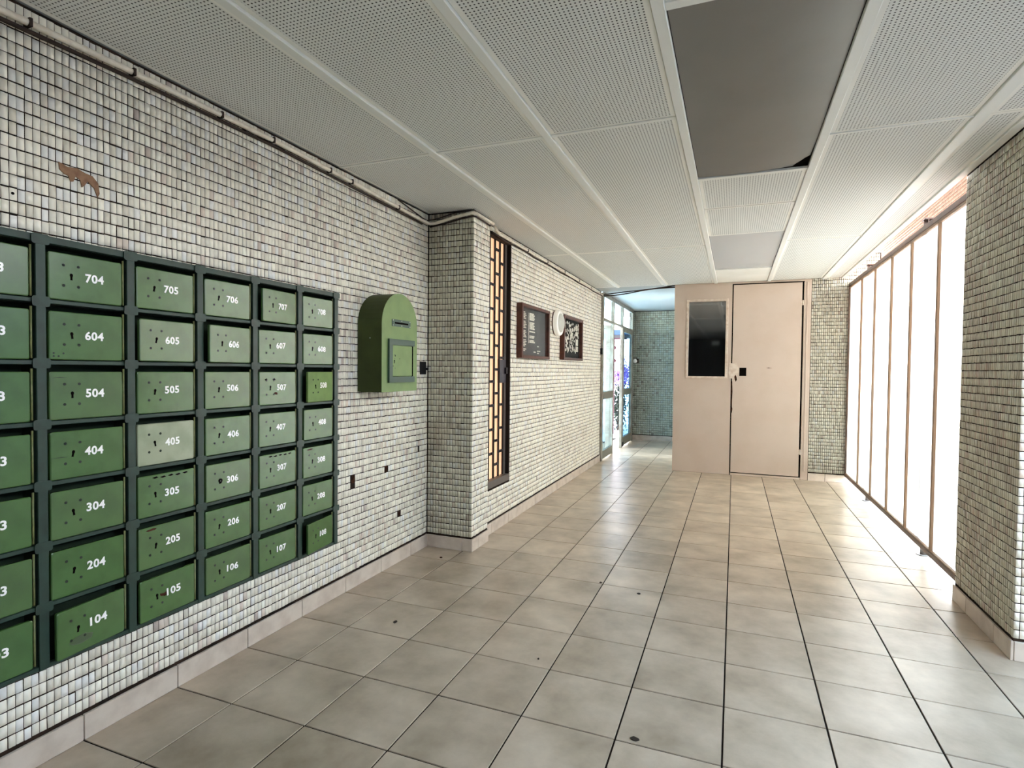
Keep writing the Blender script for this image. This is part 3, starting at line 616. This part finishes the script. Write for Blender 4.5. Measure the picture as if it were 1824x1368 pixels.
b = MB(); b.box(-.052, -.030, cols_y[3] - .008, cols_y[4] + .035, 1.345 - GZ0, 1.565 - GZ0); lk = b.obj('lock_case', mat('lock_case_steel', srgb(58, 54, 62), .5, .4), parent=gr)
b = MB(); b.box(-.030, -.012, cols_y[4] - .0, cols_y[4] + .035, 1.43 - GZ0, 1.49 - GZ0); b.obj('latch', M_iron, parent=lk)

# ------------------------------------------------------------------ framed boards and round lamp on the recess wall
def board(y0, y1, z0, z1, label, kind):
    t = empty('notice_board', (XR, y0, z0), label, 'notice board', 'framed boards on the mosaic wall'); W, H, D = y1 - y0, z1 - z0, .060; fw = .040
    for nm_, a in (('frame_side', (0, D, 0, fw, 0, H)), ('frame_side', (0, D, W - fw, W, 0, H)), ('frame_rail', (0, D, fw, W - fw, 0, fw * .8)), ('frame_rail', (0, D, fw, W - fw, H - fw * .8, H))):
        b = MB(); b.cbox(*a, .003); b.obj(nm_, M_wood, parent=t)
    b = MB(); b.box(.004, .012, fw, W - fw, fw * .8, H - fw * .8); b.obj('backing', M_board if kind == 0 else M_hole, parent=t)
    X = .0125; zc0 = 0
    if kind == 0:
        rows = 26
        for i in range(rows):
            zz = H - .075 - i * (H - .14) / rows
            if i % 6 == 5: continue
            b = MB(); b.box(X, X + .001, .16, .16 + .05 + .05 * ((i * 37 % 11) / 11), zz - .006, zz + .004); b.obj('name_strip', M_paper, parent=t)
            if i < 20 and not (13 <= i <= 14): b = MB(); b.box(X, X + .001, .345, .345 + .13 + .05 * ((i * 53 % 7) / 7), zz - .0085, zz + .0055); b.obj('name_strip', M_paper, parent=t)
        b = MB(); b.box(X, X + .001, .315, .325, .16, H - .07); b.obj('column_rule', M_paper, parent=t)
        for (yy, zz, w_) in ((.60, .135, .05), (.60, .085, .05), (.48, .072, .07), (.60, .062, .05), (.67, .085, .03)): b = MB(); b.box(X, X + .001, yy, yy + w_, zz - .006, zz + .006); b.obj('name_strip', M_paper, parent=t)
    else:
        rr = random.Random(5)
        for i in range(150):
            cy, cz = rr.uniform(fw + .02, W - fw - .03), rr.uniform(.11, H - .06); s = rr.uniform(.012, .030)
            pts = [(cy + s * rr.uniform(.5, 1.3) * math.cos(q) * .9, cz + s * rr.uniform(.5, 1.3) * math.sin(q)) for q in [k * math.pi / 3 for k in range(6)]]
            b = MB(); b.prism(pts, .0008, 'x', X + .0002 * (i % 3)); b.obj('paper_scrap', M_paper, parent=t)
        for (cy, cz, w_, h_) in ((.68, .40, .11, .07), (.70, .33, .12, .05), (.70, .20, .12, .085), (.70, .12, .12, .07)):
            b = MB(); b.box(X + .001, X + .002, cy, cy + w_, cz, cz + h_); b.obj('paper_slip', M_paper, parent=t)
    b = MB(); b.box(D - .02, D - .017, fw, W - fw, fw * .8, H - fw * .8); b.obj('pane', M_glassthin, parent=t)
board(5.215, 6.12, 1.588, 2.135, 'brown framed resident directory board with two columns of name strips, nearer the iron grille', 0)
board(6.70, 7.62, 1.600, 2.155, 'brown framed glass case full of torn white paper scraps, behind the round lamp', 1)
lamp = empty('wall_lamp', (XR, 6.51, 2.036), 'round white bulkhead wall lamp with a grey opal cover, between the two framed boards', 'wall lamp')
def lathe_x(prof, seg=28):
    v = []; f = []
    for (x, r) in prof:
        v += [(x, r * math.cos(2 * math.pi * k / seg), r * math.sin(2 * math.pi * k / seg)) for k in range(seg)]
    for i in range(len(prof) - 1):
        for k in range(seg): a = i * seg + k; c = i * seg + (k + 1) % seg; f.append((a, c, c + seg, a + seg))
    return v, f
b = MB(); b.add(*lathe_x([(0, .001), (0, .150), (.016, .150), (.016, .001)])); b.obj('back_plate', M_wood, parent=lamp)
b = MB(); b.add(*lathe_x([(.016, .155), (.052, .155), (.066, .148), (.070, .138), (.070, .118), (.060, .112), (.016, .112)])); b.obj('ring', M_lampring, parent=lamp, smooth=True)
b = MB(); b.add(*lathe_x([(.055, .114), (.078, .108), (.092, .085), (.099, .055), (.101, .025), (.1015, .001)])); b.obj('opal_cover', M_opal, parent=lamp, smooth=True)

# ------------------------------------------------------------------ conduits
cd = empty('conduit', (WL, 0, 2.66), 'pale conduit and dark cable clipped along the mailbox wall top and round the pier', 'conduit')
def lo(pts, o): return [(p[0] - o.location.x, p[1] - o.location.y, p[2] - o.location.z) for p in pts]
path = [(-2.335, -1, 2.662), (-2.335, .8, 2.664), (-2.336, 1.6, 2.683), (-2.335, 2.4, 2.693), (-2.335, 3.2, 2.675), (-2.335, 3.9, 2.651), (-2.325, 4.035, 2.648), (-2.28, 4.054, 2.650), (-2.1, 4.056, 2.685), (-1.99, 4.054, 2.700), (-1.945, 4.045, 2.704), (-1.922, 4.075, 2.704), (-1.922, 4.2, 2.704), (-1.924, 4.42, 2.704)]
b = MB(); b.tube(lo(path, cd), .0125, 10); b.obj('pipe', M_conduit, parent=cd, smooth=True)
path2 = [(-1.93, 4.46, 2.690), (-1.985, 4.7, 2.685), (-1.993, 5.1, 2.690), (-1.992, 6.0, 2.690), (-1.992, 7.4, 2.686), (-1.992, 8.4, 2.684), (-1.992, 8.99, 2.684)]

cl = MB().box(-.020, .0145, -.005, .005, -.0145, .0145).mesh('clip', M_cable)
for i, y in enumerate([-.4, .05, .5, .95, 1.25, 1.62, 2.05, 2.38, 2.84, 3.05, 3.6]):
    z = np.interp(y, [p[1] for p in path[:7]], [p[2] for p in path[:7]])
    link('clip', cl, cd, (-2.335 + .0 - cd.location.x, y, z - 2.66))
cd2 = empty('conduit', (-1.99, 4.46, 2.685), 'pale conduit with dark cable along the top of the wall with the framed boards', 'conduit', 'ceiling line conduits'); cd['group'] = 'ceiling line conduits'
b = MB(); b.tube(lo(path2, cd2), .012, 10); b.obj('pipe', M_conduit, parent=cd2, smooth=True)
for y in (5.45, 6.1, 6.8, 7.5, 8.2, 8.8): link('clip', cl, cd2, (-.002, y - 4.46, .003))
cb = cd
p3 = [(-2.342, -1, 2.635), (-2.342, 1.0, 2.640), (-2.342, 1.6, 2.658), (-2.342, 2.4, 2.667), (-2.342, 3.2, 2.648), (-2.342, 3.95, 2.627)]
b = MB(); b.tube(lo(p3, cb), .0085, 8); b.obj('cable_run', M_cable, parent=cb, smooth=True)
p4 = [(-2.334, 4.066, 2.628), (-2.2, 4.068, 2.645), (-2.05, 4.068, 2.672), (-1.945, 4.066, 2.682), (-1.936, 4.1, 2.684), (-1.936, 4.38, 2.68)]
b = MB(); b.tube(lo(p4, cb), .007, 8); b.obj('cable_run', M_cable, parent=cb, smooth=True)
p5 = [(-2.0, 4.56, 2.676), (-2.0, 4.9, 2.660)] + [(-2.002, 5.1 + .3 * k, 2.668 + .006 * math.sin(k * 2.1)) for k in range(14)]
cb3 = cd2
b = MB(); b.tube(lo(p5, cb3), .008, 8); b.obj('cable_run', M_cable, parent=cb3, smooth=True)
p6 = [(-2.34, 3.6, 2.72), (-2.33, 4.0, 2.66), (-2.25, 4.062, 2.69), (-2.1, 4.064, 2.722), (-1.96, 4.064, 2.728)]
b = MB(); b.tube(lo(p6, cb), .005, 8); b.obj('cable_run', M_cable, parent=cb, smooth=True)
pb2 = empty('loose_cable', (-2, 8.98, 2.66), 'pair of loose dark cables strung across the ceiling between entry glazing and cream partition', 'cable')
for off, sag in ((0, .012), (.03, -.004)):
    pts = [(-1.985 + 1.165 * t, 9.03 - .37 * t, 2.672 + .045 * t + off * .6 - sag * math.sin(math.pi * t * 2.2)) for t in [k / 14 for k in range(15)]]
    b = MB(); b.tube(lo(pts, pb2), .009, 8); b.obj('cable_run', M_cable, parent=pb2, smooth=True)

# ------------------------------------------------------------------ cream partition, window, door
XP0, XP1 = -.835, .955
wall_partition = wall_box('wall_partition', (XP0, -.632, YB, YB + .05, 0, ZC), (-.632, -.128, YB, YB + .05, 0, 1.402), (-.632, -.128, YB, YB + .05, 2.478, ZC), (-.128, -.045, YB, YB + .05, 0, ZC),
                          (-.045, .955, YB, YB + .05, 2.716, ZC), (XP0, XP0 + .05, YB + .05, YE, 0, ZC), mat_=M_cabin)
w2 = empty('window_2', (-.38, YB, 1.40), kind='structure')
b = MB(); a0, a1, c0, c1 = -.252, .252, .002, 1.078
for q in ((a0 - .034, a0, -.012, .02, c0 - .034, c1 + .034), (a1, a1 + .034, -.012, .02, c0 - .034, c1 + .034)): b = MB(); b.cbox(*q, .004); b.obj('window_frame', M_cabin_edge, parent=w2)
for q in ((a0, a1, -.012, .02, c0 - .034, c0), (a0, a1, -.012, .02, c1, c1 + .034)): b = MB(); b.cbox(*q, .004); b.obj('window_frame', M_cabin_edge, parent=w2)
b = MB(); b.box(a0, a1, .022, .027, c0, c1); b.obj('pane', M_mirror, parent=w2)
# door
d1 = empty('door_1', (-.03, YB, 0), kind='structure')
b = MB(); b.box(-.0145, .985, .036, .056, .0, 2.72); b.obj('door_backing', M_hole, parent=d1)  # added dark sheet: shade for the leaf gaps, stops stray light
for q in ((-.014, -.004, -.004, .05, 0, 2.716), (.880, .890, -.004, .05, 0, 2.716)): b = MB(); b.box(q[0], q[1], .02, .05, q[4], q[5]); b.obj('rebate', M_hole, parent=d1)
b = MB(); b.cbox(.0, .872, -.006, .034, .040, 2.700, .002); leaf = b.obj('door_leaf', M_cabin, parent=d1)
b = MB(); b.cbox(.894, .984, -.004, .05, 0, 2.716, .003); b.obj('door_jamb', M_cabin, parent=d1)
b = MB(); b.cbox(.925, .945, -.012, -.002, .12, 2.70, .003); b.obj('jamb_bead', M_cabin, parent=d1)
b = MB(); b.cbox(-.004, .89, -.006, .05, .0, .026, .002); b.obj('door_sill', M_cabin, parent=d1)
b = MB(); b.box(-.004, .90, -.0075, -.0055, 2.703, 2.712); b.obj('head_gap_shade', M_hole, parent=d1)  # dark strip painting the shaded gap over the leaf
for zz in (2.385, .345):
    b = MB(); b.tube([(.884, -.014, zz), (.884, -.014, zz + .07)], .009, 8); b.box(.858, .884, -.010, -.005, zz + .008, zz + .062); b.obj('hinge', M_cabin_edge, parent=d1)
b = MB(); b.box(.095, .186, -.0075, -.005, 1.412, 1.530); b.obj('lock_cutout', M_hole, parent=leaf)
lp = [(-.045, 1.60), (.02, 1.585), (.052, 1.60), (.070, 1.56), (.085, 1.53), (.092, 1.47), (.08, 1.43), (.062, 1.42), (.075, 1.37), (.055, 1.36), (.04, 1.335), (.02, 1.37), (-.03, 1.38), (-.052, 1.46), (-.045, 1.53)]
b = MB(); b.prism(lp[::-1], .0016, 'y', -.0085); b.obj('peeled_paint', M_cabin_edge, parent=d1)
b = MB(); b.prism([(.030, 1.40), (.045, 1.43), (.06, 1.40), (.066, 1.36), (.05, 1.33), (.036, 1.36)], .001, 'y', -.0096); b.obj('rust_streak', M_rust, parent=d1)
b = MB(); b.prism([(-.006, 1.33), (.004, 1.34), (.010, 1.20), (.006, .98), (.014, .94), (.004, .88), (-.006, .9)], .001, 'y', -.0072); b.obj('chipped_edge', M_rust, parent=d1)
b = MB(); b.prism([(.44, 1.528), (.47, 1.534), (.52, 1.526), (.47, 1.524)], .0008, 'y', -.0068); b.obj('scratch', M_rust, parent=leaf)

# ------------------------------------------------------------------ entry glazing (plane x = -2.0)
d2 = empty('door_2', (-2.0, 9.05, 0), kind='structure')
def fbox(name, y0, y1, z0, z1, m=M_alu, x0=-.025, x1=.025, c=.003): b = MB(); b.cbox(x0, x1, y0 - 9.05, y1 - 9.05, z0, z1, c); return b.obj(name, m, parent=d2)
fbox('frame_post', 9.0, 9.09, 0, 2.72, x0=-.03, x1=.02); fbox('frame_post', 9.84, 9.90, 0, 2.70); fbox('frame_post', 10.72, 10.785, 0, 2.70); fbox('frame_post', 11.83, 11.93, 0, 2.70)
fbox('head_rail', 9.09, 11.93, 2.665, 2.735); fbox('transom', 9.09, 9.84, 2.285, 2.325); fbox('transom', 9.90, 10.72, 2.285, 2.325); fbox('transom', 10.785, 11.83, 2.285, 2.325)
for (a, c_, z0, z1) in ((9.09, 9.84, 2.325, 2.665), (9.90, 10.72, 2.325, 2.665), (10.785, 11.83, 2.325, 2.665), (9.09, 9.84, 1.12, 2.285), (9.09, 9.84, .155, 1.0)):
    fbox('pane', a, c_, z0, z1, M_glass, -.004, .004, .0005)
fbox('mid_rail', 9.09, 9.84, 1.0, 1.12, M_alu_dark); fbox('kick_rail', 9.09, 9.84, .03, .155, M_alu_dark)
# right leaf, closed
fbox('leaf_stile', 10.79, 10.87, .03, 2.28, M_alu); fbox('leaf_stile', 11.74, 11.82, .03, 2.28, M_alu); fbox('leaf_rail', 10.87, 11.74, 2.21, 2.28, M_alu); fbox('leaf_rail', 10.87, 11.74, 1.0, 1.12, M_alu_dark); fbox('kick_rail', 10.87, 11.74, .03, .19, M_alu_dark)
fbox('pane', 10.87, 11.74, 1.12, 2.21, M_glassblue, -.004, .004, .0005); fbox('pane', 10.87, 11.74, .19, 1.0, M_glassblue, -.004, .004, .0005)
fbox('closer_box', 10.76, 10.90, 0.02, .10, M_black, -.01, .035)
# left leaf swung outward
lf = empty('open_door_leaf', (-2.03, 9.87, 0), 'glazed entrance door leaf swung open outward beyond the first pane', 'door leaf')
def lbox(name, x0, x1, z0, z1, m, t=.02): b = MB(); b.cbox(x0, x1, -t, t, z0, z1, .003); b.obj(name, m, parent=lf)
lbox('stile', -.08, 0, .03, 2.27, M_alu); lbox('stile', -.82, -.74, .03, 2.27, M_alu); lbox('rail', -.74, -.08, 2.2, 2.27, M_alu); lbox('rail', -.74, -.08, 1.0, 1.12, M_alu_dark); lbox('rail', -.74, -.08, .03, .19, M_alu_dark)
lbox('pane', -.74, -.08, 1.12, 2.2, M_glassblue, .004); lbox('pane', -.74, -.08, .19, 1.0, M_glassblue, .004)
# intercom on the jamb and hanging bulb fitting
ic = empty('door_release', (-2.008, 9.0, 1.73), 'small black push box on the wall end next to the entry glazing', 'switch')
b = MB(); b.cbox(-.002, .03, -.045, .01, 0, .10, .003); b.obj('box_body', M_black, parent=ic)
bl = empty('bell', (-2.0, 12.03, 1.64), 'pale round bell fitting on a thin cable by the entry wall in blue-green light', 'bell')
b = MB(); b.tube([(.03, .10, .08), (.03, .10, 1.03)], .008, 8); b.obj('cable_run', M_alu, parent=bl)
b = MB(); b.sphere((.03, .10, .04), .045, 12, 8, (1, 1, 1)); b.obj('bell_dome', M_lampring, parent=bl, smooth=True)
b = MB(); b.box(-.01, .10, .13, .165, .0, .09); b.obj('bell_base', M_cable, parent=bl)

# ------------------------------------------------------------------ glass screen on the right (plane x = 1.41)
scr = empty('window_3', (1.41, PY1, 0), kind='structure')
def gbox(name, y0, y1, z0, z1, m, x0, x1, c=.002): b = MB(); b.cbox(x0, x1, y0 - PY1, y1 - PY1, z0, z1, c); return b.obj(name, m, parent=scr)
gbox('bottom_rail', 4.45, 8.615, .090, .128, M_brownframe, -.02, .02); gbox('top_rail', 4.45, 8.615, 2.612, 2.656, M_brownframe, -.02, .02)
gbox('glazing_bead', 4.45, 8.615, 2.590, 2.612, M_mullion, -.018, .010); gbox('glazing_bead', 4.45, 8.615, .128, .140, M_mullion, -.018, .010)
GM = [5.09, 5.79, 6.445, 7.145, 7.83]
for y in GM: gbox('mullion', y - .016, y + .016, .128, 2.612, M_mullion, -.018, .012)
gbox('mullion', 8.585, 8.615, .09, 2.656, M_brownframe, -.02, .02)
ed = [4.45] + GM + [8.60]
for k, (a, c_) in enumerate(zip(ed, ed[1:])):
    gbox('pane', a + .001, c_ - .001, .130, 2.610, M_frost[(1, 1, 0, 2, 0, 0)[k]], .000, .005, .0004)
for k, (y, lb) in enumerate(((5.463, 'grey round steel post behind the frosted screen, the one nearer the mosaic pillar'), (7.526, 'grey round steel post behind the frosted screen, the one nearer the cream door'))):
    p = empty('post', (1.466, y, 0), lb, 'post', 'steel posts behind the frosted screen')
    b = MB(); b.tube([(0, 0, .006), (0, 0, 2.70)], .034, 16); b.obj('shaft', M_post, parent=p, smooth=True)
    b = MB(); b.prism(disc(.062, 16), .008, 'z', -.003); b.obj('foot_plate', M_post, parent=p)
    b = MB(); b.cbox(-.075, .03, -.05, .05, 2.70, 2.712, .002); b.box(-.070, -.040, -.006, .006, 2.64, 2.70); b.obj('head_bracket', M_brownframe, parent=p)
# sunlit parapet of the floor above, beyond the screen
par = wall_box('trim_1', (2.5 + GP, 2.75, 6.5, 17.5, 3.33, 4.4), mat_=M_grout)
upper = wall_box('upper_light_block', (-2.6, 1.34, -6.6, 17.5, 3.045, 4.6), mat_=M_plaster)  # unseen mass, added to keep sky light off the parapet
slab_block = wall_box('slab_light_block', (1.3, 2.75, 4.6, 17.5, 4.4, 4.55), mat_=M_plaster)  # unseen slab, added to shade the parapet's inner face
roof_light_block = wall_box('roof_light_block', (1.349, 2.75, -6.6, 3.9, 3.0, 3.12), mat_=M_plaster)  # unseen roof, added to cut sun and sky at the near opening
tile_field(par, (2.5, 0, 0), (0, -1, 0), (0, 0, 1), (-1, 0, 0), -17.45, -6.52, 3.34, 4.38, M_tile_pink, pu=.045)
# outdoor grounds
canopy = wall_box('canopy', (-7.5, -2.22, 8.4, 14.6, 2.86, 3.1), mat_=M_ceil_smooth)
g1 = wall_box('ground_terrace', (1.0, 14, 4.4, 30, -.14, -.012), (3.4, 14, -12, 4.4, -.14, -.03), mat_=M_terr)
g2 = wall_box('ground_street', (-20, -2.22, 4.5, 40, -.12, -.012), mat_=M_conc)
for g_ in (g1, g2): pass

# ------------------------------------------------------------------ outside the entry door
aw = empty('awning', (-3.3, 16, 2.4), 'dark blue awning across the street outside the entrance', 'awning')
b = MB(); b.cbox(-1.0, .6, 0, .5, .08, .24, .01); b.obj('valance', mat('awning_cloth', srgb(34, 50, 74), .8, .2), parent=aw)
b = MB(); b.prism([(-1.0, 0), (.6, 0), (.6, .08), (-1.0, .08)], .5, 'y', 0); b.obj('awning_arm', M_iron, parent=aw)
for xx in (-.95, .55): b = MB(); b.tube([(xx, .25, -2.41), (xx, .25, .02)], .03, 8); b.obj('awning_post', M_iron, parent=aw)
gt = empty('iron_gate', (-2.9, 13.0, 0), 'dark red iron gate post with round bosses outside the open entrance', 'gate')
M_mar = mat('maroon_iron', srgb(62, 26, 42), .5, .4)
b = MB(); b.tube([(.31, 0, 0), (.31, 0, 2.2)], .014, 8); b.obj('gate_post', M_mar, parent=gt)
b = MB(); b.tube([(-.1, 0, 2.21), (.6, 0, 2.21)], .02, 8); b.obj('top_bar', M_mar, parent=gt)
for zz in (2.0, 1.7): b = MB(); b.sphere((.32, 0, zz), .045, 10, 8); b.obj('boss', M_mar, parent=gt, smooth=True)
for zz in (1.95, 1.55, .85, .55, .30): b = MB(); b.tube([(-.5, 0, zz), (.3, 0, zz)], .009, 6); b.obj('gate_bar', M_mar, parent=gt)
b = MB(); b.tube([(.42, .1, 1.75), (.42, .1, 2.05), (.46, .1, 2.12), (.6, .1, 2.13)], .008, 6); b.obj('hoop', M_mar, parent=gt)
sh = empty('flowering_shrub', (-2.62, 14.0, 0), 'purple flowering shrub over dark stems outside the open entrance', 'shrub')
def leaf_cloud(name, m, n, c, s, size, seed):
    rr = random.Random(seed); b = MB()
    for _ in range(n):
        p = Vector((c[0] + rr.gauss(0, s[0]), c[1] + rr.gauss(0, s[1]), c[2] + rr.gauss(0, s[2]))); a = Vector((rr.uniform(-1, 1), rr.uniform(-1, 1), rr.uniform(-1, 1))).normalized(); t = a.orthogonal().normalized(); q = size * rr.uniform(.6, 1.3)
        b.add([p - a * q, p + t * q * .5, p + a * q, p - t * q * .5], [(0, 1, 2, 3)])
    o = b.obj(name, m, parent=sh); o['kind'] = 'stuff'; return o
leaf_cloud('blossom', mat('purple_petal', srgb(126, 92, 190), .7, .2, noise=srgb(176, 150, 226), nscale=9), 900, (.02, 0, 1.35), (.14, .14, .17), .035, 3)
leaf_cloud('foliage', mat('dark_leaf', srgb(22, 32, 34), .7, .2, noise=srgb(60, 72, 60), nscale=6), 1600, (-.06, 0, .62), (.11, .12, .30), .035, 4)
b = MB(); b.tube([(-.05, 0, 0), (-.04, 0, .5), (0, 0, 1.2)], [.03, .025, .015], 8); b.obj('stem', M_cable, parent=sh)

sg = empty('sign_plate', (-.69, -5.69, 2.55), 'small white plate high on the dark rear wall opposite the cream door', 'sign')
b = MB(); b.cbox(-.13, .13, 0, .01, -.06, .09, .002); b.obj('plate', M_lampring, parent=sg)
